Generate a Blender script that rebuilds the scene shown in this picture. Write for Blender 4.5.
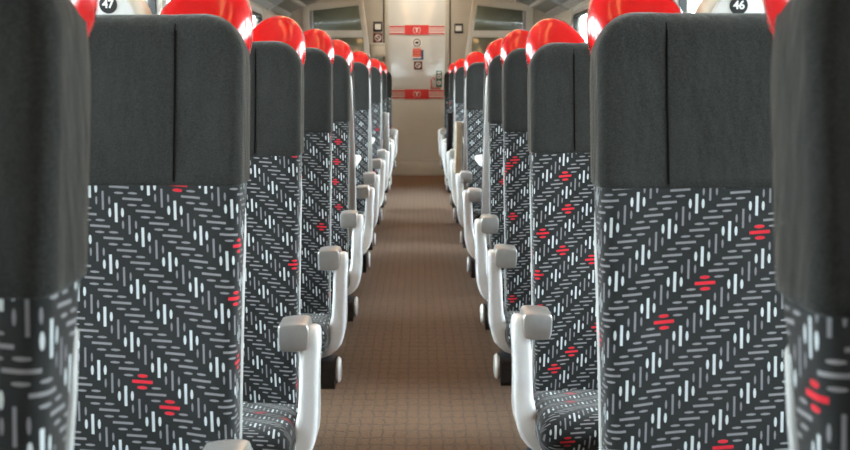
import bpy, bmesh, math, random
from mathutils import Vector, Matrix
random.seed(7)
for o in list(bpy.data.objects): bpy.data.objects.remove(o)
SC = bpy.context.scene
COL = SC.collection
PI = math.pi

# ---------------------------------------------------------------- camera
F = 990.0
CAMH = 1.05
cam = bpy.data.cameras.new('camera')
camo = bpy.data.objects.new('camera', cam); COL.objects.link(camo)
cam.sensor_width = 36.0
cam.lens = F / 850 * 36
cam.clip_start = 0.02
camo.location = (0, 0, CAMH)
camo.rotation_euler = (PI/2 - math.atan(144 / F), 0, -math.atan(7 / F))
cam.dof.use_dof = True
cam.dof.focus_distance = 2.1
cam.dof.aperture_fstop = 9.5
SC.camera = camo

# ---------------------------------------------------------------- world: even white overcast
w = bpy.data.worlds.new('world'); SC.world = w; w.use_nodes = True
bg = w.node_tree.nodes['Background']
bg.inputs['Color'].default_value = (0.86, 0.94, 1.0, 1)
bg.inputs['Strength'].default_value = 24.0
vs = SC.view_settings
vs.view_transform = 'Standard'; vs.look = 'None'; vs.gamma = 1.0; vs.use_curve_mapping = False
vs.exposure = 0.4
LAMP = 4.3            # radiance of the warm ceiling strips

# ---------------------------------------------------------------- materials
def nt(name):
    m = bpy.data.materials.new(name); m.use_nodes = True
    t = m.node_tree; b = t.nodes['Principled BSDF']
    return m, t, b
def math_node(t, op, a, b=None, c=None, clamp=False):
    n = t.nodes.new('ShaderNodeMath'); n.operation = op; n.use_clamp = clamp
    for i, v in enumerate((a, b, c)):
        if v is None: continue
        if isinstance(v, (int, float)): n.inputs[i].default_value = v
        else: t.links.new(v, n.inputs[i])
    return n.outputs[0]
def noise(t, scale, detail=3, vec=None, rough=0.5):
    n = t.nodes.new('ShaderNodeTexNoise')
    n.inputs['Scale'].default_value = scale; n.inputs['Detail'].default_value = detail
    n.inputs['Roughness'].default_value = rough
    if vec is not None: t.links.new(vec, n.inputs['Vector'])
    return n.outputs['Fac']
def obj_coord(t):
    return t.nodes.new('ShaderNodeTexCoord').outputs['Object']
def ramp(t, fac, stops):
    r = t.nodes.new('ShaderNodeValToRGB')
    cr = r.color_ramp
    while len(cr.elements) < len(stops): cr.elements.new(0.5)
    for e, (p, c) in zip(cr.elements, stops):
        e.position = p; e.color = (*c, 1)
    t.links.new(fac, r.inputs[0])
    return r.outputs[0]
def mix(t, fac, a, b):
    n = t.nodes.new('ShaderNodeMix'); n.data_type = 'RGBA'
    if isinstance(fac, (int, float)): n.inputs[0].default_value = fac
    else: t.links.new(fac, n.inputs[0])
    for i, v in ((6, a), (7, b)):
        if isinstance(v, tuple): n.inputs[i].default_value = (*v, 1)
        else: t.links.new(v, n.inputs[i])
    return n.outputs[2]
def bump(t, b, h, strength, dist):
    n = t.nodes.new('ShaderNodeBump')
    n.inputs['Strength'].default_value = strength; n.inputs['Distance'].default_value = dist
    t.links.new(h, n.inputs['Height']); t.links.new(n.outputs[0], b.inputs['Normal'])
def simple(name, col, rough=0.5, metal=0.0, var=0.08, scale=30, spec=0.5, coat=0.0, bmp=0.0):
    m, t, b = nt(name)
    f = noise(t, scale, 3, obj_coord(t))
    lo = tuple(max(0, c * (1 - var)) for c in col); hi = tuple(min(1, c * (1 + var)) for c in col)
    t.links.new(ramp(t, f, [(0.3, lo), (0.7, hi)]), b.inputs['Base Color'])
    b.inputs['Roughness'].default_value = rough; b.inputs['Metallic'].default_value = metal
    b.inputs['Specular IOR Level'].default_value = spec
    b.inputs['Coat Weight'].default_value = coat; b.inputs['Coat Roughness'].default_value = 0.08
    if bmp: bump(t, b, f, bmp, 0.002)
    return m

def make_plain_fabric():
    m, t, b = nt('charcoal_velour')
    oc = obj_coord(t)
    fine = noise(t, 380, 3, oc, 0.7); big = noise(t, 9, 3, oc)
    c1 = ramp(t, big, [(0.3, (0.0095, 0.0100, 0.0098)), (0.7, (0.018, 0.019, 0.0182))])
    c2 = mix(t, math_node(t, 'MULTIPLY_ADD', fine, 2.2, -0.85, clamp=True), c1, (0.034, 0.035, 0.033))
    t.links.new(c2, b.inputs['Base Color'])
    b.inputs['Roughness'].default_value = 0.95
    b.inputs['Specular IOR Level'].default_value = 0.15
    b.inputs['Sheen Weight'].default_value = 0.3; b.inputs['Sheen Roughness'].default_value = 0.4
    b.inputs['Sheen Tint'].default_value = (0.8, 0.8, 0.75, 1)
    mp = t.nodes.new('ShaderNodeMapping'); mp.inputs['Scale'].default_value = (14, 14, 5); mp.inputs['Rotation'].default_value = (0, 0.5, 0)
    t.links.new(oc, mp.inputs['Vector'])
    wr = noise(t, 2.2, 2, mp.outputs[0])
    h = math_node(t, 'ADD', math_node(t, 'MULTIPLY', wr, 1.0), math_node(t, 'MULTIPLY', fine, 0.12))
    bump(t, b, h, 0.6, 0.008)
    return m

def make_pattern_fabric():
    """moquette: diagonals of upright dash trios (white / grey) between diagonals of level dash trios (grey, some red); UV in metres"""
    m, t, b = nt('patterned_moquette')
    uv = t.nodes.new('ShaderNodeUVMap'); uv.uv_map = 'UVMap'
    sep = t.nodes.new('ShaderNodeSeparateXYZ'); t.links.new(uv.outputs[0], sep.inputs[0])
    rnd = t.nodes.new('ShaderNodeObjectInfo').outputs['Random']
    Mn = lambda *a, **k: math_node(t, *a, **k)
    U = Mn('ADD', Mn('MULTIPLY', sep.outputs[0], 945.0), Mn('MULTIPLY', rnd, 190.0))
    V = Mn('ADD', Mn('MULTIPLY', sep.outputs[1], 945.0), Mn('MULTIPLY', rnd, 310.0))
    ax, ay = -18.8, -17.0
    cx, cy = -2.5, 35.5
    A = (2*ax, 2*ay); B = (2*cx, 2*cy)
    k = -B[0] / B[1]                      # u' = u + k v is constant along B
    W = A[0] + k * A[1]
    def soft(thr, x, s=0.7):              # 1 where x < thr
        d = Mn('SUBTRACT', thr, x)
        return Mn('MULTIPLY_ADD', d, 1.0 / s, 0.5, clamp=True)
    def cell(o):
        u = Mn('SUBTRACT', U, o[0]); v = Mn('SUBTRACT', V, o[1])
        up = Mn('MULTIPLY_ADD', v, k, u)
        p = Mn('FLOOR', Mn('MULTIPLY_ADD', up, 1.0 / W, 0.5))
        v1 = Mn('SUBTRACT', v, Mn('MULTIPLY', p, A[1]))
        q = Mn('FLOOR', Mn('MULTIPLY_ADD', v1, 1.0 / B[1], 0.5))
        lv = Mn('SUBTRACT', v1, Mn('MULTIPLY', q, B[1]))
        l0 = Mn('SUBTRACT', u, Mn('MULTIPLY', p, A[0]))
        lu = Mn('SUBTRACT', l0, Mn('MULTIPLY', q, B[0]))
        return lu, lv, p, q
    def trio(l, p, L, T, sl, st, so):
        al = Mn('ABSOLUTE', l); ap = Mn('ABSOLUTE', p)
        long = Mn('MULTIPLY', soft(L, al), soft(T, ap))
        d = Mn('ABSOLUTE', Mn('SUBTRACT', ap, so))
        lim = Mn('SUBTRACT', st, Mn('MULTIPLY', Mn('POWER', Mn('DIVIDE', al, sl), 2.0), st * 0.55))
        short = Mn('MULTIPLY', soft(sl, al), soft(lim, d))
        return Mn('MAXIMUM', long, short)
    # faint lean of the threads
    oc = obj_coord(t)
    fine = noise(t, 700, 2, oc); big = noise(t, 8, 3, oc)
    col = ramp(t, big, [(0.3, (0.008, 0.009, 0.0095)), (0.7, (0.014, 0.015, 0.0155))])
    # level trios
    for n, o in enumerate(((cx, cy), (cx + ax, cy + ay))):
        lu, lv, p, q = cell(o)
        lv2 = Mn('MULTIPLY_ADD', lu, -0.07, lv)
        msk = trio(lu, lv2, 13.5, 1.55, 6.2, 1.5, 8.2)
        wn = t.nodes.new('ShaderNodeTexWhiteNoise'); wn.noise_dimensions = '3D'
        cmb = t.nodes.new('ShaderNodeCombineXYZ')
        t.links.new(p, cmb.inputs[0]); t.links.new(q, cmb.inputs[1])
        t.links.new(Mn('MULTIPLY_ADD', rnd, 53.0, n * 7.3), cmb.inputs[2])
        t.links.new(cmb.outputs[0], wn.inputs['Vector'])
        isred = Mn('LESS_THAN', wn.outputs['Value'], 0.075)
        mred = trio(lu, lv2, 13.5, 2.1, 6.5, 2.2, 7.6)
        col = mix(t, msk, col, (0.185, 0.185, 0.195))
        col = mix(t, Mn('MULTIPLY', mred, isred), col, (0.50, 0.010, 0.024))
    # upright trios
    lu, lv, p, q = cell((0, 0))
    lu2 = Mn('MULTIPLY_ADD', lv, -0.06, lu)
    col = mix(t, trio(lv, lu2, 13.2, 1.85, 6.0, 1.9, 8.6), col, (0.46, 0.50, 0.52))
    lu, lv, p, q = cell((ax, ay))
    lu2 = Mn('MULTIPLY_ADD', lv, -0.06, lu)
    col = mix(t, trio(lv, lu2, 13.0, 1.4, 5.5, 1.4, 8.8), col, (0.17, 0.17, 0.185))
    col = mix(t, Mn('MULTIPLY', fine, 0.22), col, (0.028, 0.029, 0.031))
    t.links.new(col, b.inputs['Base Color'])
    b.inputs['Roughness'].default_value = 0.92
    b.inputs['Specular IOR Level'].default_value = 0.15
    b.inputs['Sheen Weight'].default_value = 0.12
    bump(t, b, Mn('ADD', fine, big), 0.15, 0.002)
    return m

def make_carpet():
    m, t, b = nt('brown_carpet')
    oc = obj_coord(t)
    wob = t.nodes.new('ShaderNodeTexNoise'); wob.inputs['Scale'].default_value = 26; t.links.new(oc, wob.inputs['Vector'])
    sepw = t.nodes.new('ShaderNodeSeparateXYZ'); t.links.new(wob.outputs['Color'], sepw.inputs[0])
    sep = t.nodes.new('ShaderNodeSeparateXYZ'); t.links.new(oc, sep.inputs[0])
    Mn = lambda *a, **k: math_node(t, *a, **k)
    X = Mn('MULTIPLY_ADD', Mn('SUBTRACT', sepw.outputs[0], 0.5), 0.026, sep.outputs[0])
    Y = Mn('MULTIPLY_ADD', Mn('SUBTRACT', sepw.outputs[1], 0.5), 0.050, sep.outputs[1])
    def line(c, per, wd):
        f = Mn('FRACT', Mn('MULTIPLY', c, 1 / per))
        d = Mn('ABSOLUTE', Mn('SUBTRACT', f, 0.5))
        return Mn('MULTIPLY_ADD', Mn('SUBTRACT', d, 0.5 - wd / per), per / wd, 0.0, clamp=True)
    row = Mn('FLOOR', Mn('MULTIPLY', Y, 1 / 0.052))
    Xs = X
    g = Mn('MAXIMUM', line(Xs, 0.036, 0.0055), line(Y, 0.060, 0.008))
    brk = noise(t, 60, 2, oc)
    g = Mn('MULTIPLY', g, Mn('MULTIPLY_ADD', brk, 2.4, -0.5, clamp=True))
    speck = noise(t, 230, 3, oc, 0.75)
    base = ramp(t, speck, [(0.32, (0.060, 0.028, 0.011)), (0.68, (0.29, 0.150, 0.062))])
    t.links.new(mix(t, Mn('MULTIPLY', g, 0.75), base, (0.045, 0.024, 0.013)), b.inputs['Base Color'])
    b.inputs['Roughness'].default_value = 0.9
    b.inputs['Specular IOR Level'].default_value = 0.2
    b.inputs['Sheen Weight'].default_value = 0.2
    b.inputs['Sheen Roughness'].default_value = 0.6
    bump(t, b, Mn('SUBTRACT', speck, g), 0.4, 0.003)
    return m

def make_glass(name, tint=(0.93, 0.96, 0.95), gloss=0.08, rough=0.02):
    m = bpy.data.materials.new(name); m.use_nodes = True
    t = m.node_tree; t.nodes.clear()
    out = t.nodes.new('ShaderNodeOutputMaterial')
    tr = t.nodes.new('ShaderNodeBsdfTransparent'); tr.inputs[0].default_value = (*tint, 1)
    gl = t.nodes.new('ShaderNodeBsdfGlossy'); gl.inputs['Roughness'].default_value = rough
    mx = t.nodes.new('ShaderNodeMixShader')
    lw = t.nodes.new('ShaderNodeLayerWeight'); lw.inputs['Blend'].default_value = 0.3
    sm = noise(t, 5, 2, obj_coord(t))
    f = math_node(t, 'MULTIPLY_ADD', lw.outputs['Fresnel'], 0.6, gloss)
    f = math_node(t, 'MULTIPLY', f, math_node(t, 'MULTIPLY_ADD', sm, 0.3, 0.85), clamp=True)
    t.links.new(f, mx.inputs[0]); t.links.new(tr.outputs[0], mx.inputs[1]); t.links.new(gl.outputs[0], mx.inputs[2])
    t.links.new(mx.outputs[0], out.inputs[0])
    return m
def make_emit(name, col, st):
    m = bpy.data.materials.new(name); m.use_nodes = True
    t = m.node_tree; t.nodes.clear()
    out = t.nodes.new('ShaderNodeOutputMaterial'); e = t.nodes.new('ShaderNodeEmission')
    e.inputs[0].default_value = (*col, 1); e.inputs[1].default_value = st
    t.links.new(e.outputs[0], out.inputs[0])
    return m

MAT = dict(
    plain=make_plain_fabric(), pattern=make_pattern_fabric(), carpet=make_carpet(),
    seam=simple('dark_seam_thread', (0.003, 0.003, 0.003), 0.95, spec=0.05),
    red=simple('glossy_red_plastic', (0.46, 0.007, 0.007), 0.17, var=0.04, coat=0.4),
    shell=simple('pale_grey_shell', (0.30, 0.30, 0.295), 0.5),
    arm=simple('white_grey_plastic', (0.74, 0.75, 0.76), 0.2, var=0.03, coat=0.3),
    silver=simple('brushed_silver', (0.60, 0.595, 0.59), 0.3, metal=0.8, var=0.05),
    dark=simple('dark_plastic', (0.022, 0.022, 0.024), 0.5),
    black=simple('black_print', (0.008, 0.008, 0.009), 0.5),
    white=simple('white_plastic', (0.66, 0.66, 0.65), 0.35, var=0.03),
    cream=simple('cream_plastic', (0.66, 0.60, 0.50), 0.35, var=0.03),
    wood=simple('pale_beige_plastic', (0.74, 0.62, 0.46), 0.4, var=0.06),
    wall=simple('beige_wall_panel', (0.46, 0.42, 0.355), 0.45, var=0.04, scale=6),
    post=simple('cream_painted_metal', (0.62, 0.59, 0.53), 0.35, var=0.04, scale=6),
    ceil=simple('ceiling_white', (0.62, 0.61, 0.59), 0.6, var=0.03, scale=4),
    rack=simple('rack_grey_metal', (0.34, 0.35, 0.35), 0.3, metal=0.6, var=0.12, scale=5),
    alu=simple('aluminium_edge', (0.62, 0.63, 0.64), 0.3, metal=0.7),
    door=simple('pale_grey_door', (0.62, 0.625, 0.61), 0.22, var=0.03, scale=3, coat=0.6),
    doorlow=simple('white_grey_laminate', (0.76, 0.785, 0.775), 0.3, var=0.03, scale=3),
    frame=simple('grey_door_frame', (0.40, 0.38, 0.33), 0.4),
    gasket=simple('black_rubber', (0.012, 0.012, 0.013), 0.6),
    signred=simple('sign_red', (0.68, 0.035, 0.035), 0.4, var=0.03),
    pink=simple('sign_pink', (0.74, 0.33, 0.30), 0.4, var=0.03),
    orange=simple('poster_orange_red', (0.80, 0.10, 0.05), 0.4, var=0.1, scale=120),
    blue=simple('sign_blue', (0.035, 0.09, 0.20), 0.4),
    brown=simple('sign_maroon', (0.14, 0.03, 0.025), 0.4),
    green=simple('sign_green', (0.03, 0.14, 0.10), 0.4),
    paper=simple('paper_white', (0.80, 0.79, 0.76), 0.6, var=0.03),
    track=simple('track_ballast', (0.16, 0.16, 0.14), 0.9, var=0.4, scale=3),
    glass=make_glass('window_glass'),
    screen=make_glass('smoked_screen_glass', (0.62, 0.68, 0.62), 0.12, 0.12),
    fill_end=make_emit('added_door_fill', (1.0, 0.86, 0.68), 14.0),
    lamp=make_emit('warm_lamp_diffuser', (1.0, 0.57, 0.24), LAMP),
)

# ---------------------------------------------------------------- mesh helpers
def mesh(name, verts, faces, mat, uvs=None, smooth=True, angle=38):
    me = bpy.data.meshes.new(name)
    me.from_pydata([tuple(v) for v in verts], [], faces)
    if uvs is not None:
        l = me.uv_layers.new(name='UVMap')
        for lp in me.loops: l.data[lp.index].uv = uvs[lp.vertex_index]
    bm = bmesh.new(); bm.from_mesh(me)
    bmesh.ops.recalc_face_normals(bm, faces=bm.faces)
    bm.to_mesh(me); bm.free()
    if smooth:
        me.polygons.foreach_set('use_smooth', [True] * len(me.polygons))
        me.set_sharp_from_angle(angle=math.radians(angle))
    me.materials.append(MAT[mat])
    return me
def put(name, me, parent=None, loc=(0, 0, 0), rot=(0, 0, 0)):
    o = bpy.data.objects.new(name, me); COL.objects.link(o)
    o.location = loc; o.rotation_euler = rot
    if parent is not None: o.parent = parent
    return o
def empty(name, loc=(0, 0, 0), rz=0):
    o = bpy.data.objects.new(name, None); COL.objects.link(o)
    o.location = loc; o.rotation_euler = (0, 0, rz); o.empty_display_size = 0.1
    return o
def tag(o, label=None, cat=None, group=None, kind=None):
    if label: o['label'] = label
    if cat: o['category'] = cat
    if group: o['group'] = group
    if kind: o['kind'] = kind
    return o
def loft(rings, close_ends=True, closed=True):
    """rings: equal-length lists of points -> verts, faces"""
    n = len(rings[0]); vs_, fs = [], []
    for r in rings: vs_ += list(r)
    for i in range(len(rings) - 1):
        for j in range(n if closed else n - 1):
            a = i*n + j; b = i*n + (j+1) % n
            fs.append((a, b, b + n, a + n))
    if close_ends:
        fs.append(tuple(range(n))); fs.append(tuple((len(rings)-1)*n + j for j in range(n)))
    return vs_, fs
def rrect(x0, x1, y0, y1, r, k=4):
    r = min(r, (x1-x0)/2*0.999, (y1-y0)/2*0.999)
    pts = []
    for cx, cy, a0 in ((x1-r, y0+r, -90), (x1-r, y1-r, 0), (x0+r, y1-r, 90), (x0+r, y0+r, 180)):
        for i in range(k+1):
            a = math.radians(a0 + 90*i/k); pts.append((cx + r*math.cos(a), cy + r*math.sin(a)))
    return pts
def inset(pts, d):
    n = len(pts); out = []
    area = sum(pts[i][0]*pts[(i+1) % n][1] - pts[(i+1) % n][0]*pts[i][1] for i in range(n))
    s = 1 if area > 0 else -1
    for i in range(n):
        x0, y0 = pts[i-1]; x1, y1 = pts[(i+1) % n]
        tx, ty = x1-x0, y1-y0; L = math.hypot(tx, ty) or 1
        out.append((pts[i][0] - s*ty/L*d, pts[i][1] + s*tx/L*d))
    return out
def smooth_outline(ctrl, per=6):
    """closed Catmull-Rom through control points"""
    n = len(ctrl); out = []
    for i in range(n):
        p0, p1, p2, p3 = ctrl[i-1], ctrl[i], ctrl[(i+1) % n], ctrl[(i+2) % n]
        for j in range(per):
            t = j/per
            out.append(tuple(0.5*((2*p1[a]) + (-p0[a]+p2[a])*t + (2*p0[a]-5*p1[a]+4*p2[a]-p3[a])*t*t + (-p0[a]+3*p1[a]-3*p2[a]+p3[a])*t**3) for a in (0, 1)))
    return out
def pillow_rings(outline, a, b, ra, rb, k=5):
    """slabs of an outline between depth a and b, edges rounded by ra at a, rb at b -> list of (outline, depth)"""
    res = []
    for i in range(k+1):
        th = PI/2 * i/k
        res.append((inset(outline, ra*(1-math.sin(th))), a + ra*(1-math.cos(th))))
    for i in range(k+1):
        th = PI/2 * i/k
        res.append((inset(outline, rb*(1-math.cos(th))), b - rb*(1-math.sin(th))))
    return res
def box_rings(x0, x1, y0, y1, z0, z1, r=0.004, k=2):
    o = rrect(x0, x1, y0, y1, r, k)
    return [[(x, y, d) for x, y in ol] for ol, d in pillow_rings(o, z0, z1, r, r, k)]
def box(name, x0, x1, y0, y1, z0, z1, mat, parent=None, r=0.004, k=2):
    """a softly bevelled block"""
    r = min(r, (x1-x0)/2.1, (y1-y0)/2.1, (z1-z0)/2.1)
    v, f = loft(box_rings(x0, x1, y0, y1, z0, z1, r, k))
    return put(name, mesh(name, v, f, mat), parent)
def multi_box(name, boxes, mat, parent=None):
    v, f = [], []
    for x0, x1, y0, y1, z0, z1 in boxes:
        n = len(v)
        v += [(x0, y0, z0), (x1, y0, z0), (x1, y1, z0), (x0, y1, z0), (x0, y0, z1), (x1, y0, z1), (x1, y1, z1), (x0, y1, z1)]
        f += [tuple(n+i for i in q) for q in ((0, 3, 2, 1), (4, 5, 6, 7), (0, 1, 5, 4), (1, 2, 6, 5), (2, 3, 7, 6), (3, 0, 4, 7))]
    return put(name, mesh(name, v, f, mat, smooth=False), parent)
def tube_rings(path, r, k=8):
    rings = []
    for i, p in enumerate(path):
        p = Vector(p)
        d = (Vector(path[min(i+1, len(path)-1)]) - Vector(path[max(i-1, 0)])).normalized()
        up = Vector((0, 0, 1)) if abs(d.z) < 0.9 else Vector((1, 0, 0))
        a = d.cross(up).normalized(); b = d.cross(a)
        rings.append([tuple(p + a*r*math.cos(2*PI*j/k) + b*r*math.sin(2*PI*j/k)) for j in range(k)])
    return rings
def tube(name, path, r, mat, parent=None, k=8):
    v, f = loft(tube_rings(path, r, k)); return put(name, mesh(name, v, f, mat, angle=60), parent)
def disc_rings(c, axis, r, th, k=24, bev=0.002):
    """short drum centred on c"""
    ax = 'xyz'.index(axis); rings = []
    for rr, d in ((r-bev, -th/2), (r, -th/2+bev), (r, th/2-bev), (r-bev, th/2)):
        ring = []
        for j in range(k):
            p = [0, 0, 0]; p[ax] = d
            p[(ax+1) % 3] = rr*math.cos(2*PI*j/k); p[(ax+2) % 3] = rr*math.sin(2*PI*j/k)
            ring.append(tuple(c[i] + p[i] for i in range(3)))
        rings.append(ring)
    return rings
def disc(name, c, axis, r, th, mat, parent=None, k=24, bev=0.002):
    v, f = loft(disc_rings(c, axis, r, th, k, bev)); return put(name, mesh(name, v, f, mat), parent)
def ring_mesh(name, c, r0, r1, y0, y1, mat, parent, a0=0, a1=360, k=28):
    """flat ring (or arc) in the xz plane"""
    full = abs(a1-a0) >= 360
    rings = []
    for i in range(k + (0 if full else 1)):
        a = math.radians(a0 + (a1-a0)*i/k); cs, sn = math.cos(a), math.sin(a)
        rings.append([(c[0]+r0*cs, y0, c[1]+r0*sn), (c[0]+r1*cs, y0, c[1]+r1*sn), (c[0]+r1*cs, y1, c[1]+r1*sn), (c[0]+r0*cs, y1, c[1]+r0*sn)])
    v, f = loft(rings, close_ends=not full)
    if full:
        n = len(rings)
        for j in range(4): f.append(((n-1)*4+j, (n-1)*4+(j+1) % 4, (j+1) % 4, j))
    return put(name, mesh(name, v, f, mat, smooth=False), parent)
def text_mesh(name, s, size, mat, depth=0.0006):
    cu = bpy.data.curves.new('lettering', 'FONT'); cu.body = s; cu.size = size
    cu.align_x = 'CENTER'; cu.align_y = 'CENTER'; cu.extrude = depth; cu.offset = size*0.022
    o = bpy.data.objects.new('lettering', cu); COL.objects.link(o)
    bpy.context.view_layer.update()
    me = bpy.data.meshes.new_from_object(o.evaluated_get(bpy.context.evaluated_depsgraph_get()))
    bpy.data.objects.remove(o); bpy.data.curves.remove(cu)
    me.name = name; me.materials.clear(); me.materials.append(MAT[mat])
    return me
def mirrored(me):
    m2 = me.copy(); m2.transform(Matrix.Scale(-1, 4, (1, 0, 0))); m2.flip_normals(); return m2

# ================================================================ the carriage shell
Y0, Y1 = -2.6, 11.1
WX = 1.35
WINS = [(0.15, 2.15), (2.35, 3.75), (4.02, 5.2), (5.4, 6.88), (7.06, 8.72)]
WZ0, WZ1 = 0.62, 1.615

fl = multi_box('floor', [(-WX, WX, Y0, Y1 + 0.4, -0.06, 0.0)], 'carpet'); tag(fl, kind='structure')
gp = multi_box('ground', [(-40, 40, -30, 50, -1.2, -1.1)], 'track'); tag(gp, kind='structure')

for side, s in (('left', -1), ('right', 1)):
    xs = sorted((s*WX, s*(WX + 0.06)))
    bxs = [(*xs, Y0, Y1, 0, WZ0), (*xs, Y0, Y1, WZ1, 2.05)]
    e = Y0
    for a, b in WINS:
        bxs.append((*xs, e, a, WZ0, WZ1)); e = b
    bxs.append((*xs, e, Y1, WZ0, WZ1))
    tag(multi_box('wall_' + side, bxs, 'wall'), kind='structure')
    bbx = sorted((s*(WX - 0.012), s*WX))
    tag(box('baseboard_' + side, bbx[0], bbx[1], Y0, Y1 - 0.05, 0.0, 0.09, 'dark'), kind='structure')
n = 0
for s in (-1, 1):
    for a, b in WINS:
        n += 1
        wn = empty('window_%d' % n, (s*WX, (a+b)/2, WZ0)); tag(wn, kind='structure')
        hw, hh = (b-a)/2, WZ1-WZ0
        def frame_part(name, o_, i_, x0, x1, mat):
            O = [(y, z) for y, z in rrect(-hw-o_, hw+o_, -o_, hh+o_, 0.07+o_, 6)]
            I = [(y, z) for y, z in rrect(-hw+i_, hw-i_, i_, hh-i_, 0.07, 6)]
            rg = [[(x0, *p) for p in O], [(x1, *p) for p in O], [(x1, *p) for p in I], [(x0, *p) for p in I], [(x0, *p) for p in O]]
            v, f = loft(rg, close_ends=False)
            return put(name, mesh(name, v, f, mat), wn)
        frame_part('window_frame', 0.045, 0.0, -s*0.014, s*0.02, 'alu')
        frame_part('gasket', 0.0, 0.022, -s*0.008, s*0.03, 'gasket')
        box('pane', min(s*0.02, s*0.026), max(s*0.02, s*0.026), -hw+0.01, hw-0.01, 0.01, hh-0.01, 'glass', wn, r=0.001, k=1)

# ceiling: shallow vault from wall to wall
prof = [(-1.41, 2.02), (-1.30, 2.06), (-1.12, 2.13), (-0.85, 2.19), (-0.5, 2.23), (0, 2.245), (0.5, 2.23), (0.85, 2.19), (1.12, 2.13), (1.30, 2.06), (1.41, 2.02)]
r0 = [(x, Y0, z) for x, z in prof] + [(x, Y0, z+0.05) for x, z in prof[::-1]]
r1 = [(x, Y1 + 0.4, z) for x, z in prof] + [(x, Y1 + 0.4, z+0.05) for x, z in prof[::-1]]
v, f = loft([r0, r1]); tag(put('ceiling', mesh('ceiling', v, f, 'ceil')), kind='structure')
for s, sd in ((-1, 'left'), (1, 'right')):
    for i in range(7):
        y = 0.1 + i*1.62
        L = empty('ceiling_light', (s*0.30, y, 2.215))
        box('housing', -0.085, 0.085, -0.62, 0.62, -0.012, 0.022, 'alu', L)
        box('diffuser', -0.07, 0.07, -0.6, 0.6, -0.022, -0.010, 'lamp', L)
        tag(L, 'warm ceiling strip light above the %s edge of the aisle' % sd, 'ceiling light', 'ceiling strip lights over the %s edge of the aisle' % sd)

L = empty('ceiling_light', (0, 10.66, 2.235))  # added fill light, an unseen fitting put in to brighten door and end wall
box('housing', -0.34, 0.34, -0.12, 0.12, -0.012, 0.0, 'alu', L); box('diffuser', -0.32, 0.32, -0.1, 0.1, -0.024, -0.010, 'fill_end', L)
tag(L, 'wide added fill light right above the end door', 'ceiling light')
# rear end (behind the photographer) and far end wall with its door
tag(multi_box('wall_rear', [(-WX, WX, Y0 - 0.05, Y0, 0, 2.24)], 'wall'), kind='structure')
K = 0.0111                                    # metres per pixel-unit on the end wall
DX = lambda p: (p - 418) * K
DZ = lambda p: CAMH + (81 - p) * K
DL, DR, DT = DX(389.2), DX(445), 2.04
tag(multi_box('wall_end', [(-WX, DL - 0.055, Y1, Y1 + 0.06, 0, 2.24), (DR + 0.055, WX, Y1, Y1 + 0.06, 0, 2.24), (DL - 0.055, DR + 0.055, Y1, Y1 + 0.06, DT + 0.055, 2.24)], 'wall'), kind='structure')

dr = empty('door_1', ((DL+DR)/2, Y1, 0)); tag(dr, kind='structure')
C0 = (DL+DR)/2
def dbox(name, px0, px1, py0, py1, lay, mat, parent=None, r=0.0015, th=0.002):
    """a flat piece on the door; lay = layer above the door face"""
    y = 0.012 - 0.0021*lay
    return box(name, DX(px0)-C0, DX(px1)-C0, y-th, y, DZ(py1), DZ(py0), mat, parent or dr, r=r, k=1)
pan = box('door_panel', DL-C0-0.03, DR-C0+0.03, 0.012, 0.045, 0.010, DT+0.03, 'door', dr, r=0.004)
pan['label'] = 'pale grey glossy sliding door panel'
for nm, x0, x1 in (('frame_post', DL-C0-0.05, DL-C0-0.002), ('frame_post', DR-C0+0.002, DR-C0+0.05)):
    box(nm, x0, x1, -0.02, 0.0118, 0.0, DT + 0.05, 'frame', dr, r=0.006)
box('frame_head', DL-C0-0.05, DR-C0+0.05, -0.022, 0.0118, DT + 0.002, DT + 0.055, 'frame', dr, r=0.006)
for x in (DL-C0-0.0535, DR-C0+0.0535):
    box('frame_gap', x-0.007, x+0.007, -0.008, 0.05, 0.0, DT + 0.05, 'gasket', dr, r=0.001, k=1)
box('threshold', DL-C0, DR-C0, -0.015, 0.05, 0.0, 0.012, 'alu', dr)
box('lower_panel', DL-C0+0.006, DR-C0-0.006, 0.0095, 0.0130, 0.16, DZ(99.4), 'doorlow', dr, r=0.0015, k=1)
box('kick_plate', DL-C0+0.006, DR-C0-0.006, 0.0085, 0.0125, 0.018, 0.155, 'doorlow', dr, r=0.002)
for t0, t1 in ((26.1, 35.6), (89.2, 98.8)):
    h = t1 - t0
    for px0, px1 in ((389.8, 405.2), (428.6, 444.4)):
        dbox('stripe_backing', px0, px1, t0 + 0.06*h, t1 - 0.02*h, 1, 'paper')
        for i, (a, b, mt) in enumerate(((0.08, 0.24, 'signred'), (0.30, 0.46, 'pink'), (0.52, 0.68, 'pink'), (0.80, 0.94, 'signred'))):
            dbox('stripe', px0, px1, t0 + a*h, t0 + b*h, 2, mt)
    blk = dbox('red_band', 405, 428.8, t0, t1, 3, 'signred'); blk['label'] = 'red band with a white T emblem'
    cx, cz = DX(416.9)-C0, DZ((t0+t1)/2)
    yy = 0.012 - 0.0021*4
    ring_mesh('emblem_arc', (cx, cz), 0.036, 0.041, yy-0.001, yy+0.0006, 'paper', blk, -62, 62, 16)
    ring_mesh('emblem_arc', (cx, cz), 0.036, 0.041, yy-0.001, yy+0.0006, 'paper', blk, 118, 242, 16)
    box('emblem_stem', cx-0.006, cx+0.006, yy-0.001, yy+0.0006, cz-0.026, cz+0.012, 'paper', blk, r=0.0005, k=1)
    box('emblem_bar', cx-0.020, cx+0.020, yy-0.001, yy+0.0006, cz+0.012, cz+0.022, 'paper', blk, r=0.0005, k=1)
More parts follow.
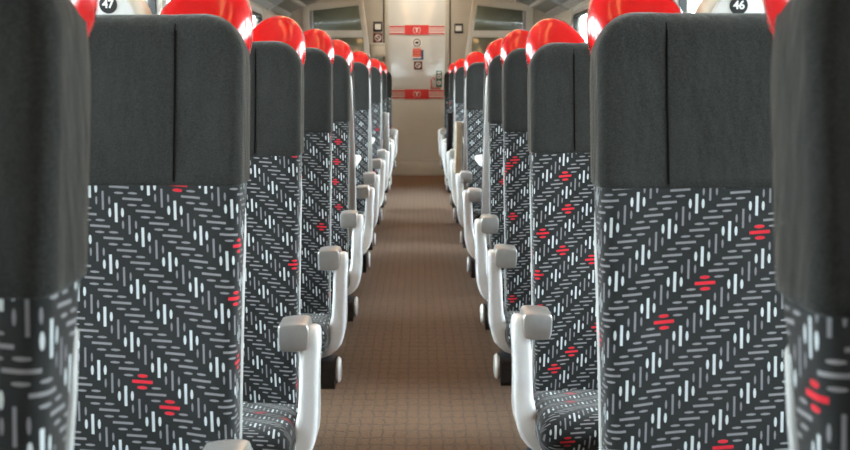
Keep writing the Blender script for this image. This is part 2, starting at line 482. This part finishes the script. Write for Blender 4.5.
def roundel(px, py, r, parent, base, ringm, lay, slash=True, org=None, y0=None):
    cx, cz = DX(px) - (C0 if org is None else org), DZ(py)
    y = (0.012 - 0.0021*lay) if y0 is None else y0
    ring_mesh('prohibition_ring', (cx, cz), r*0.76, r, y-0.0018, y, ringm, parent, k=24)
    if slash:
        o = box('prohibition_bar', -r*0.12, r*0.12, y-0.0014, y, -r*0.8, r*0.8, ringm, parent, r=0.0004, k=1)
        o.location = (cx, 0, cz); o.rotation_euler = (0, -PI/4, 0)
q = disc('quiet_sticker', (DX(417)-C0, 0.012-0.0021, DZ(43.2)), 'y', 0.056, 0.002, 'paper', dr, k=30, bev=0.0004)
q['label'] = 'round white sticker with a dark mark in a maroon ring'
roundel(417, 43.2, 0.044, q, None, 'brown', 2, slash=False)
v, f = loft([[(x, y_, z) for x, z in smooth_outline([(-0.022, -0.002), (-0.008, 0.011), (0.012, 0.010), (0.024, 0.0), (0.010, -0.013), (-0.012, -0.010)], 4)] for y_ in (0.006, 0.009)])
mk = put('dark_mark', mesh('dark_mark', v, f, 'black'), q, (DX(417)-C0, 0, DZ(43.2)))
bp = dbox('blue_poster', 413, 423.6, 50.2, 60, 1, 'blue')
op = dbox('orange_poster', 412.9, 421.1, 49, 57.4, 2, 'orange'); op['label'] = 'orange red notice with pale lines'
for a in (50.6, 53.2, 55.6): dbox('printed_line', 414.2, 419.8, a, a+0.55, 3, 'pink', op)
dbox('white_strip', 412.9, 421.1, 57.4, 58.6, 2, 'paper', op)
sm = dbox('no_smoking_sticker', 414, 422.4, 61.6, 69.8, 1, 'brown'); roundel(418.2, 65.6, 0.030, sm, None, 'paper', 2)
gs = dbox('door_control_panel', 436.2, 442, 70.8, 87.2, 1, 'green', r=0.004); gs['label'] = 'green door control panel with two white buttons'
for py in (76.6, 82.8):
    disc('button', (DX(439.1)-C0, 0.006, DZ(py)), 'y', 0.025, 0.012, 'white', gs, k=20, bev=0.002)
    disc('button_mark', (DX(439.1)-C0, -0.0005, DZ(py)), 'y', 0.008, 0.002, 'dark', gs, k=12, bev=0.0004)
dbox('green_caption', 437.2, 441, 72, 73.4, 2, 'paper', gs, r=0.0005)
hp = [(DX(431.4)-C0, 0.002, DZ(88)), (DX(431.4)-C0, -0.012, DZ(86)), (DX(431.4)-C0, -0.012, DZ(79.4)), (DX(432.4)-C0, -0.012, DZ(78)), (DX(434)-C0, -0.012, DZ(77.9)), (DX(434.8)-C0, -0.012, DZ(79)), (DX(434.8)-C0, 0.002, DZ(80))]
tube('emergency_handle', hp, 0.006, 'signred', dr)
dbox('handle_strip', 431, 441, 87.6, 88.8, 1, 'signred')

# small notices on the end wall
def wall_sign(name, px0, px1, py0, py1, label, kind):
    c = DX((px0+px1)/2); o = empty(name, (c, Y1, DZ(py1)))
    hw, h = DX(px1)-c, DZ(py0)-DZ(py1)
    box('backing', -hw, hw, -0.010, 0.0, 0, h, 'brown' if kind == 'ban' else 'dark', o, r=0.004)
    if kind == 'ban':
        ring_mesh('prohibition_ring', (0, h/2), 0.027, 0.036, -0.0125, -0.009, 'paper', o, k=24)
        b_ = box('prohibition_bar', -0.0045, 0.0045, -0.012, -0.009, -0.03, 0.03, 'paper', o, r=0.0004, k=1)
        b_.location = (0, 0, h/2); b_.rotation_euler = (0, -PI/4, 0)
    else:
        box('card', -hw*0.66, hw*0.66, -0.012, -0.009, h*0.22, h*0.76, 'paper', o, r=0.001, k=1)
    tag(o, label, 'sign')
wall_sign('notice_frame', 373.8, 382.8, 22.8, 32.6, 'small dark framed white notice left of the door, above the no smoking sign', 'card')
wall_sign('no_smoking_sign', 373.8, 382.8, 34, 43.2, 'maroon no smoking sign on the wall left of the door', 'ban')
wall_sign('notice_frame', 454, 462.8, 24.6, 34, 'small dark framed white notice on the wall right of the door', 'card')
hb = empty('wall_box', (DX(378.4), Y1, DZ(57)))
box('body', -0.078, 0.078, -0.05, 0.0, 0.0, 0.142, 'cream', hb, r=0.006); box('lid', -0.079, 0.079, -0.053, 0.0, 0.118, 0.146, 'post', hb, r=0.004)
tag(hb, 'cream wall box below the no smoking sign left of the door', 'box')

# glass screens either side of the end of the saloon
SY = 10.55
for s, sd in ((-1, 'left'), (1, 'right')):
    o = empty('glass_screen', (s*0.85, SY, 0))
    def poly(name, pts, y0, y1, mat, par):
        pts = [(s*x - s*0.85, z) for x, z in pts]
        rg = [[(x, d, z) for x, z in ol] for ol, d in pillow_rings(pts, y0, y1, 0.004, 0.004, 2)]
        v_, f_ = loft(rg); return put(name, mesh(name, v_, f_, mat), par)
    # inner post leans: nearer the aisle at the bottom
    poly('inner_post', [(0.475, 0.0), (0.535, 0.0), (0.545, 0.95), (0.565, 1.42), (0.63, 1.92), (0.67, 2.19), (0.615, 2.19), (0.575, 1.92), (0.505, 1.36), (0.487, 0.95)], -0.03, 0.03, 'post', o)
    poly('outer_post', [(1.13, 0.0), (1.20, 0.0), (1.20, 1.82), (1.13, 1.82)], -0.03, 0.03, 'post', o)
    poly('side_panel', [(1.195, 0.0), (1.345, 0.0), (1.345, 2.03), (1.195, 2.05)], -0.01, 0.01, 'wall', o)
    poly('header_panel', [(0.615, 1.88), (1.20, 1.80), (1.20, 2.05), (0.85, 2.15), (0.65, 2.18)], -0.012, 0.012, 'post', o)
    poly('top_beam', [(0.590, 1.835), (0.625, 1.895), (1.20, 1.825), (1.20, 1.765)], -0.028, 0.028, 'post', o)
    poly('mid_rail', [(0.562, 1.50), (1.13, 1.50), (1.13, 1.572), (0.575, 1.572)], -0.025, 0.025, 'post', o)
    poly('inner_stile', [(1.095, 1.56), (1.13, 1.56), (1.13, 1.775), (1.095, 1.78)], -0.018, 0.018, 'rack', o)
    poly('upper_pane', [(0.565, 1.56), (1.10, 1.56), (1.10, 1.785), (0.600, 1.845)], -0.004, 0.004, 'screen', o)
    poly('lower_pane', [(0.536, 0.62), (1.135, 0.62), (1.135, 1.51), (0.563, 1.51)], -0.004, 0.004, 'screen', o)
    poly('lower_panel', [(0.525, 0.0), (1.135, 0.0), (1.135, 0.63), (0.531, 0.63)], -0.012, 0.012, 'wall', o)
    tag(o, 'tall cream framed glass screen at the far end, %s of the door' % sd, 'glass screen')

# overhead luggage racks
for s, sd in ((-1, 'left'), (1, 'right')):
    o = empty('luggage_rack', (s*WX, (0.2 + 10.3)/2, 1.72))
    ya, yb = -2.2 - 5.25, 10.3 - 5.25
    o.location.z = 1.695
    def prism(name, pts, y0, y1, mat, par=o):
        rg = [[(s*(x - WX), y, z - 1.72) for x, z in pts] for y in (y0, y1)]
        v_, f_ = loft(rg); return put(name, mesh(name, v_, f_, mat), par)
    prism('shelf', [(1.345, 1.745), (1.10, 1.845), (1.02, 1.875), (1.02, 1.89), (1.10, 1.862), (1.345, 1.765)], ya, yb, 'rack')
    prism('wall_rail', [(1.35, 1.715), (1.335, 1.712), (1.29, 1.738), (1.285, 1.755), (1.35, 1.768)], ya, yb, 'alu')
    rl = put('front_rail', mesh('front_rail', *loft(tube_rings([(s*(1.015-WX), ya, 0.165), (s*(1.015-WX), yb, 0.165)], 0.017, 10)), 'alu'), o)
    for i in range(8):
        y = ya + 0.35 + i*1.55
        prism('bracket', [(1.35, 1.70), (1.33, 1.70), (1.12, 1.818), (1.03, 1.862), (1.03, 1.876), (1.35, 1.76)], y, y+0.022, 'alu')
    prism('lamp_tube', [(1.16, 1.80), (1.13, 1.805), (1.125, 1.83), (1.15, 1.838), (1.175, 1.822)], ya+0.1, yb-0.1, 'white')
    tag(o, 'grey metal overhead luggage rack along the %s wall' % sd, 'luggage rack')

# ================================================================ seats
EDGE = 0.258           # half distance between the seat backs across the aisle
SW = 0.45
def front_y(h):
    pts = [(0.30, -0.262), (0.44, -0.245), (0.60, -0.205), (0.75, -0.160), (0.91, -0.118), (1.05, -0.088), (1.16, -0.072), (1.3, -0.06)]
    for (a, ya), (b, yb) in zip(pts, pts[1:]):
        if h <= b: return ya + (yb-ya)*(h-a)/(b-a)
    return pts[-1][1]
def thick(h):
    pts = [(0.30, 0.070), (0.50, 0.068), (0.75, 0.062), (0.82, 0.068), (0.91, 0.086), (1.05, 0.086), (1.16, 0.066), (1.3, 0.06)]
    for (a, ya), (b, yb) in zip(pts, pts[1:]):
        if h <= b: return ya + (yb-ya)*(h-a)/(b-a)
    return pts[-1][1]
def back_ring(h, grow=0.0, shrink_x=0.0, shrink_y=0.0, rc=0.017):
    """section of the backrest at height h: rounded box with slightly raised side bolsters; returns points and u arclength"""
    xa, xb = -grow + shrink_x, SW + grow - shrink_x
    yf = front_y(h) - grow + shrink_y; yb = front_y(h) + thick(h) + grow - shrink_y
    base = rrect(xa, xb, yf, yb, min(rc, (yb-yf)*0.45), 6)
    pts = []
    # resample long front edge for the bolster shape: order of rrect = corner (xb,yf),(xb,yb),(xa,yb),(xa,yf)
    corners = [base[i*7:(i+1)*7] for i in range(4)]
    for c in corners[0]: pts.append(c)
    for c in corners[1]: pts.append(c)
    for c in corners[2]: pts.append(c)
    for c in corners[3]: pts.append(c)
    x0 = corners[3][-1][0]; x1 = corners[0][0][0]
    nf = 16
    for i in range(1, nf):
        x = x0 + (x1-x0)*i/nf
        d = min(x - x0, x1 - x)
        dip = 0.011 * (0.5 - 0.5*math.cos(PI*min(1, d/0.075)))
        pts.append((x, yf + dip))
    return pts
def ring_u(pts):
    # arclength from the middle of the front edge, going both ways
    n = len(pts); mid = n - 8
    u = [0]*n
    acc = 0
    for i in range(1, n//2 + 1):
        a, b = pts[(mid+i-1) % n], pts[(mid+i) % n]; acc += math.dist(a, b); u[(mid+i) % n] = acc
    acc = 0
    for i in range(1, n - n//2):
        a, b = pts[(mid-i+1) % n], pts[(mid-i) % n]; acc -= math.dist(a, b); u[(mid-i) % n] = acc
    return u
TOPH = 1.148
def build_back(h0, h1, n, grow, top):
    rings, us, vvals = [], [], []
    hs = [h0 + (h1-h0)*i/n for i in range(n+1)]
    for i, h in enumerate(hs):
        g = grow
        if i == 0 and top: g = grow - 0.004
        rings.append((h, back_ring(h, g)))
        if i == 0 and top: rings.append((h + 0.004, back_ring(h + 0.004, grow)))
    if top:
        RX, RZ = 0.062, 0.032
        rings = [r for r in rings if r[0] <= TOPH - RX]
        for i in range(1, 13):
            a = PI/2 * i/12
            h = TOPH - RX + RX*math.sin(a)
            sx = RX*(1-math.cos(a))*0.92
            dz = max(0.0, h - (TOPH - RZ)); sy = RZ - math.sqrt(max(0, RZ*RZ - dz*dz))
            rings.append((h, back_ring(h, grow, sx, min(sy, thick(h)*0.45))))
    V, UV, R = [], [], []
    for h, pts in rings:
        R.append([(x, y, h) for x, y in pts])
        for u in ring_u(pts): UV.append((u, h*1.04))
    v_, f_ = loft(R); return v_, f_, UV

SEATMESH = {}
v, f, uv = build_back(0.30, 0.906, 16, 0.0, False)
SEATMESH['backrest'] = mesh('backrest', v, f, 'pattern', uv, angle=60)
v, f, uv = build_back(0.899, 1.12, 14, 0.003, True)
SEATMESH['headrest_panel'] = mesh('headrest_panel', v, f, 'plain', uv, angle=60)
def seam_path(x, h0, h1, n=14):
    d = min(x, SW-x) - 0.026
    dip = 0.011*(0.5 - 0.5*math.cos(PI*min(1, max(0, d)/0.075)))
    return [(x, front_y(h0+(h1-h0)*i/n) - 0.003 + dip - 0.0003, h0+(h1-h0)*i/n) for i in range(n+1)]
def over_top(p):
    x, y, z = p[-1]
    return p + [(x, y + 0.006, z + 0.012), (x, y + 0.018, z + 0.022), (x, y + 0.033, z + 0.0265)]
SEATMESH['panel_seam'] = mesh('panel_seam', *loft(tube_rings(over_top(seam_path(0.096, 0.906, 1.119)), 0.0016, 6)), 'seam')
SEATMESH['panel_seam_b'] = mesh('panel_seam', *loft(tube_rings(over_top(seam_path(SW-0.096, 0.906, 1.119)), 0.0016, 6)), 'seam')
# pale shell behind
def shell_mesh(top):
    R = []
    N = 14
    for i in range(N+1):
        h = 0.33 + (top-0.33)*i/N
        yb = front_y(h) + thick(h)
        e = 0.001
        if i >= N-1: e = -0.002 - 0.03*(i-N+1)
        R.append([(x, y, h) for x, y in rrect(-e, SW+e, yb-0.004, yb+0.006, 0.005, 3)])
    return mesh('back_shell', *loft(R), 'shell' if top < 1 else 'white', angle=60)
SEATMESH['back_shell'] = shell_mesh(0.90)
SEATMESH['back_shell_tall'] = shell_mesh(1.12)
# seat cushion: side profile (y,z) run across the seat, ends rounded
prof = smooth_outline([(-0.10, 0.383), (-0.24, 0.388), (-0.36, 0.402), (-0.46, 0.419), (-0.508, 0.414), (-0.530, 0.390), (-0.525, 0.360), (-0.500, 0.332), (-0.44, 0.322), (-0.25, 0.316), (-0.10, 0.318)], 5)
arc = [0]
for a, b in zip(prof, prof[1:]): arc.append(arc[-1] + math.dist(a, b))
R, UV = [], []
for ol, d in pillow_rings(prof, -0.020, SW, 0.035, 0.035, 5):
    R.append([(d, y, z) for y, z in ol]); UV += [(d, -a) for a in arc]
ins = [(ol, d) for ol, d in pillow_rings(prof, -0.020, SW, 0.035, 0.035, 5)]
v, f = loft(R); SEATMESH['seat_cushion'] = mesh('seat_cushion', v, f, 'pattern', UV, angle=60)
SEATMESH['seat_pan'] = mesh('seat_pan', *loft(box_rings(0.02, SW-0.005, -0.49, -0.14, 0.27, 0.325, 0.012)), 'dark')
SEATMESH['beam'] = mesh('beam', *loft([[(x, y, z) for y, z in rrect(-0.43, -0.33, 0.215, 0.295, 0.02, 4)] for x in (-0.030, SW)]), 'dark')
SEATMESH['pedestal'] = mesh('pedestal', *loft([[(x, y, h) for x, y in rrect(0.20-e, 0.26+e, -0.42-e, -0.30+e, 0.02, 3)] for h, e in ((0.0, 0.04), (0.012, 0.04), (0.02, 0.0), (0.23, 0.0))]), 'dark')
SEATMESH['end_cap'] = mesh('end_cap', *loft(disc_rings((-0.040, -0.395, 0.266), 'x', 0.036, 0.014, 28, 0.006)), 'arm')
# side post of the armrest: one flowing piece that sweeps under the cushion at its foot
post = [(0.602, -0.060, -0.046, -0.390, -0.362), (0.598, -0.066, -0.040, -0.396, -0.352), (0.588, -0.068, -0.036, -0.399, -0.345), (0.565, -0.068, -0.031, -0.400, -0.342),
        (0.53, -0.065, -0.027, -0.401, -0.340), (0.47, -0.063, -0.025, -0.402, -0.335), (0.42, -0.062, -0.022, -0.404, -0.325), (0.385, -0.060, -0.014, -0.408, -0.315),
        (0.360, -0.056, -0.002, -0.412, -0.30), (0.340, -0.049, 0.014, -0.416, -0.285), (0.325, -0.038, 0.032, -0.418, -0.27), (0.312, -0.022, 0.050, -0.418, -0.26), (0.304, -0.004, 0.062, -0.416, -0.26)]
SEATMESH['arm_post'] = mesh('arm_post', *loft([[(x, y, h) for x, y in rrect(x0, x1, y0, y1, 0.012, 5)] for h, x0, x1, y0, y1 in [(h_ - 0.012*max(0, min(1, (h_-0.40)/0.13)), *q_) for h_, *q_ in post]]), 'arm', angle=60)
# armrest: silver capped bar, hinged near the backrest
o_ = smooth_outline([(-0.044, 0.562), (-0.047, 0.585), (-0.046, 0.604), (-0.038, 0.611), (-0.015, 0.611), (0.006, 0.608), (0.012, 0.602), (0.012, 0.580), (0.009, 0.560), (0.000, 0.556), (-0.030, 0.556)], 4)
R = [[(x, d, z - 0.012 + 0.02*(d + 0.40)) for x, z in ol] for ol, d in pillow_rings(o_, -0.404, -0.330, 0.004, 0.008, 4)]
SEATMESH['armrest'] = mesh('armrest', *loft(R), 'silver', angle=50)
# raised armrest, folded upright against the backrest
def raised(mat):
    R = [[(x, y, h) for x, y in rrect(-0.050, -0.006, -0.20 + 0.10*(h-0.53)/0.3, -0.165 + 0.10*(h-0.53)/0.3, 0.012, 4)] for h in (0.53, 0.56, 0.65, 0.75, 0.81, 0.825)]
    R = [[(x, y, 0.522) for x, y in rrect(-0.044, -0.012, -0.198, -0.170, 0.010, 4)]] + R
    return mesh('raised_armrest', *loft(R), mat, angle=50)
# red corner grab handle, rounded on every edge
ho = smooth_outline([(0.002, 1.084), (-0.005, 1.112), (-0.005, 1.148), (0.004, 1.178), (0.024, 1.199), (0.052, 1.207), (0.084, 1.198), (0.112, 1.175), (0.134, 1.146), (0.132, 1.09), (0.08, 1.058), (0.02, 1.060)], 5)
R = []
hcx, hcz = 0.064, 1.128
for i in range(21):
    t_ = i/20                                  # superelliptic section from front to back
    c_ = abs(2*t_ - 1)
    k_ = (1 - c_**2.6)**0.5 * 0.62 + 0.38 if 0 < i < 20 else 0.36
    d = -0.058 + 0.100*t_
    R.append([(hcx + (x-hcx)*k_, d + 0.16*(z-1.10), hcz + (z-hcz)*k_) for x, z in ho])
SEATMESH['grab_handle'] = mesh('grab_handle', *loft(R), 'red', angle=70)
# number dome
do = smooth_outline([(x - 0.022, z - 0.012) for x, z in [(0.186, 1.10), (0.188, 1.15), (0.200, 1.182), (0.222, 1.204), (0.244, 1.209), (0.266, 1.204), (0.288, 1.182), (0.300, 1.15), (0.302, 1.10), (0.244, 1.09)]], 5)
R = [[(x, d, z) for x, z in ol] for ol, d in pillow_rings(do, -0.036, 0.030, 0.010, 0.022, 5)]
SEATMESH['number_dome'] = mesh('number_dome', *loft(R), 'cream', angle=60)
fo = inset(do, 0.012)
R = [[(x, d, z) for x, z in ol] for ol, d in pillow_rings(fo, -0.040, -0.030, 0.003, 0.001, 3)]
SEATMESH['dome_face'] = mesh('dome_face', *loft(R), 'white', angle=60)
SEATMESH['number_disc'] = mesh('number_disc', *loft(disc_rings((0.220, -0.0408, 1.162), 'y', 0.0132, 0.002, 28, 0.0005)), 'black')

PARTS = ['backrest', 'headrest_panel', 'back_shell', 'seat_cushion', 'seat_pan', 'beam', 'pedestal', 'end_cap', 'arm_post', 'armrest', 'grab_handle']
SM = {1: SEATMESH, -1: {k: mirrored(m) for k, m in SEATMESH.items()}}
RAISED = {}
def make_seat(side, y, label, faces_camera=True, handle=True, window=False, lift=None, dome=None, group=None, xoff=0.0):
    """side: +1 right of the aisle, -1 left"""
    x = side * (EDGE + xoff)
    mir = side if faces_camera else -side
    S = SM[mir]
    o = empty('train_seat', (x, y, 0), 0 if faces_camera else PI)
    for p in PARTS:
        if p == 'grab_handle' and (not handle or window): continue
        if window and p in ('arm_post', 'armrest', 'end_cap', 'pedestal'): continue
        key = p
        if p == 'back_shell' and not faces_camera: key = 'back_shell_tall'
        if p == 'armrest' and lift:
            if (lift, mir) not in RAISED:
                m_ = raised(lift); RAISED[(lift, mir)] = m_ if mir == 1 else mirrored(m_)
            a_ = put('raised_armrest', RAISED[(lift, mir)], o); a_['label'] = 'armrest folded upright'; continue
        c = put(p, S[key], o)
        if p == 'headrest_panel':
            put('panel_seam', S['panel_seam'], c); put('panel_seam', S['panel_seam_b'], c)
        if p == 'grab_handle': c['label'] = 'glossy red corner grab handle'
    if dome:
        d = put('number_dome', S['number_dome'], o); d['label'] = 'cream dome with the seat number %s' % dome
        d.location = (-0.014, 0, -0.004) if mir > 0 else (0.020, 0, 0)
        put('dome_face', S['dome_face'], d); put('number_disc', S['number_disc'], d)
        put('number_lettering', text_mesh('number_lettering', dome, 0.0165, 'paper'), d, (mir*0.220, -0.0424, 1.162), (PI/2, 0, 0))
    tag(o, label, 'train seat', group or ('seats facing the camera' if faces_camera else 'seats turned away from the camera'))
    return o

ROWSETS = {-1: [0.795, 1.54, 2.26, 3.03, 3.80, 5.28, 6.95, 8.25, 9.85], 1: [0.735, 1.500, 2.345, 3.06, 3.68, 5.34, 6.95, 8.25, 9.85]}
ORD = ['nearest', 'second', 'third', 'fourth', 'fifth', 'sixth', 'seventh', 'eighth']
for s, sd in ((-1, 'left'), (1, 'right')):
    ROWS = ROWSETS[s]
    AWAY = [ROWS[4] + 0.13, ROWS[5] + 0.13, ROWS[6] + 0.13]
    lab = [
        'blurred charcoal seat closest to the camera, cut off by the %s edge of the picture' % sd,
        'large grey patterned seat with number %s dome and red handle, %s of the aisle' % ('47' if s < 0 else '46', sd),
        'grey patterned seat behind the numbered one, %s of aisle, its cushion in view' % sd,
        'fourth grey patterned seat from the camera on the %s of the aisle' % sd,
        'fifth grey patterned seat from the camera on the %s, last before the tables' % sd,
        'grey patterned seat at the nearer table on the %s of the aisle' % sd,
        'grey patterned seat at the farther table on the %s of the aisle' % sd,
        'small far seat, last one with a red handle on the %s of the aisle' % sd,
        'farthest dark seat without red handle, on the %s beside the end door' % sd]
    for i, y in enumerate(ROWS):
        so = make_seat(s, y, lab[i], handle=(i != 8), dome={1: ('47' if s < 0 else '46')}.get(i))
        if i == 2: so.location.z = -0.011        # sits a touch lower, its foot plate let into the carpet
    for i, y, lift, txt in ((4, AWAY[0], None, 'seat turned away at nearer table, back to back with fifth seat on the %s'),
                            (5, AWAY[1], 'wood' if s > 0 else None, 'seat turned away at the farther table on the %s, ' + ('beige armrest folded upright' if s > 0 else 'armrest down')),
                            (6, AWAY[2], 'dark' if s > 0 else 'white', 'seat turned away beyond the farther table on the %s, ' + ('dark' if s > 0 else 'white') + ' armrest folded upright')):
        make_seat(s, y, txt % sd, faces_camera=False, lift=lift)
    # window-side neighbours, hidden behind the aisle seats
    for y in ROWS:
        make_seat(s, y, 'window side seat next to the aisle seats on the %s' % sd, window=True, group='window side seats on the %s' % sd, xoff=SW + 0.05)
    for y in AWAY:
        make_seat(s, y, 'window side seat next to the aisle seats on the %s' % sd, faces_camera=False, window=True, group='window side seats on the %s' % sd, xoff=SW + 0.05)
    # tables in the two bays
    for y0, y1, wh in ((4.40, 4.86, 'nearer'), (5.93, 6.40, 'farther')):
        t = empty('table', (s*0.808, (y0+y1)/2, 0))
        hw, hy = 0.535, (y1-y0)/2
        o_ = rrect(-hw, hw, -hy, hy, 0.09, 6)
        put('table_top', mesh('table_top', *loft([[(x, y, d) for x, y in ol] for ol, d in pillow_rings(o_, 0.668, 0.695, 0.012, 0.010, 4)]), 'white'), t)
        box('leg', -0.04 + s*0.05, 0.04 + s*0.05, -0.05, 0.05, 0.015, 0.670, 'dark', t, r=0.012)
        box('foot', -0.12 + s*0.05, 0.12 + s*0.05, -0.09, 0.09, 0.0, 0.02, 'dark', t, r=0.008)
        tag(t, 'white topped table between facing seats, the %s one on the %s' % (wh, sd), 'table', 'white bay tables')
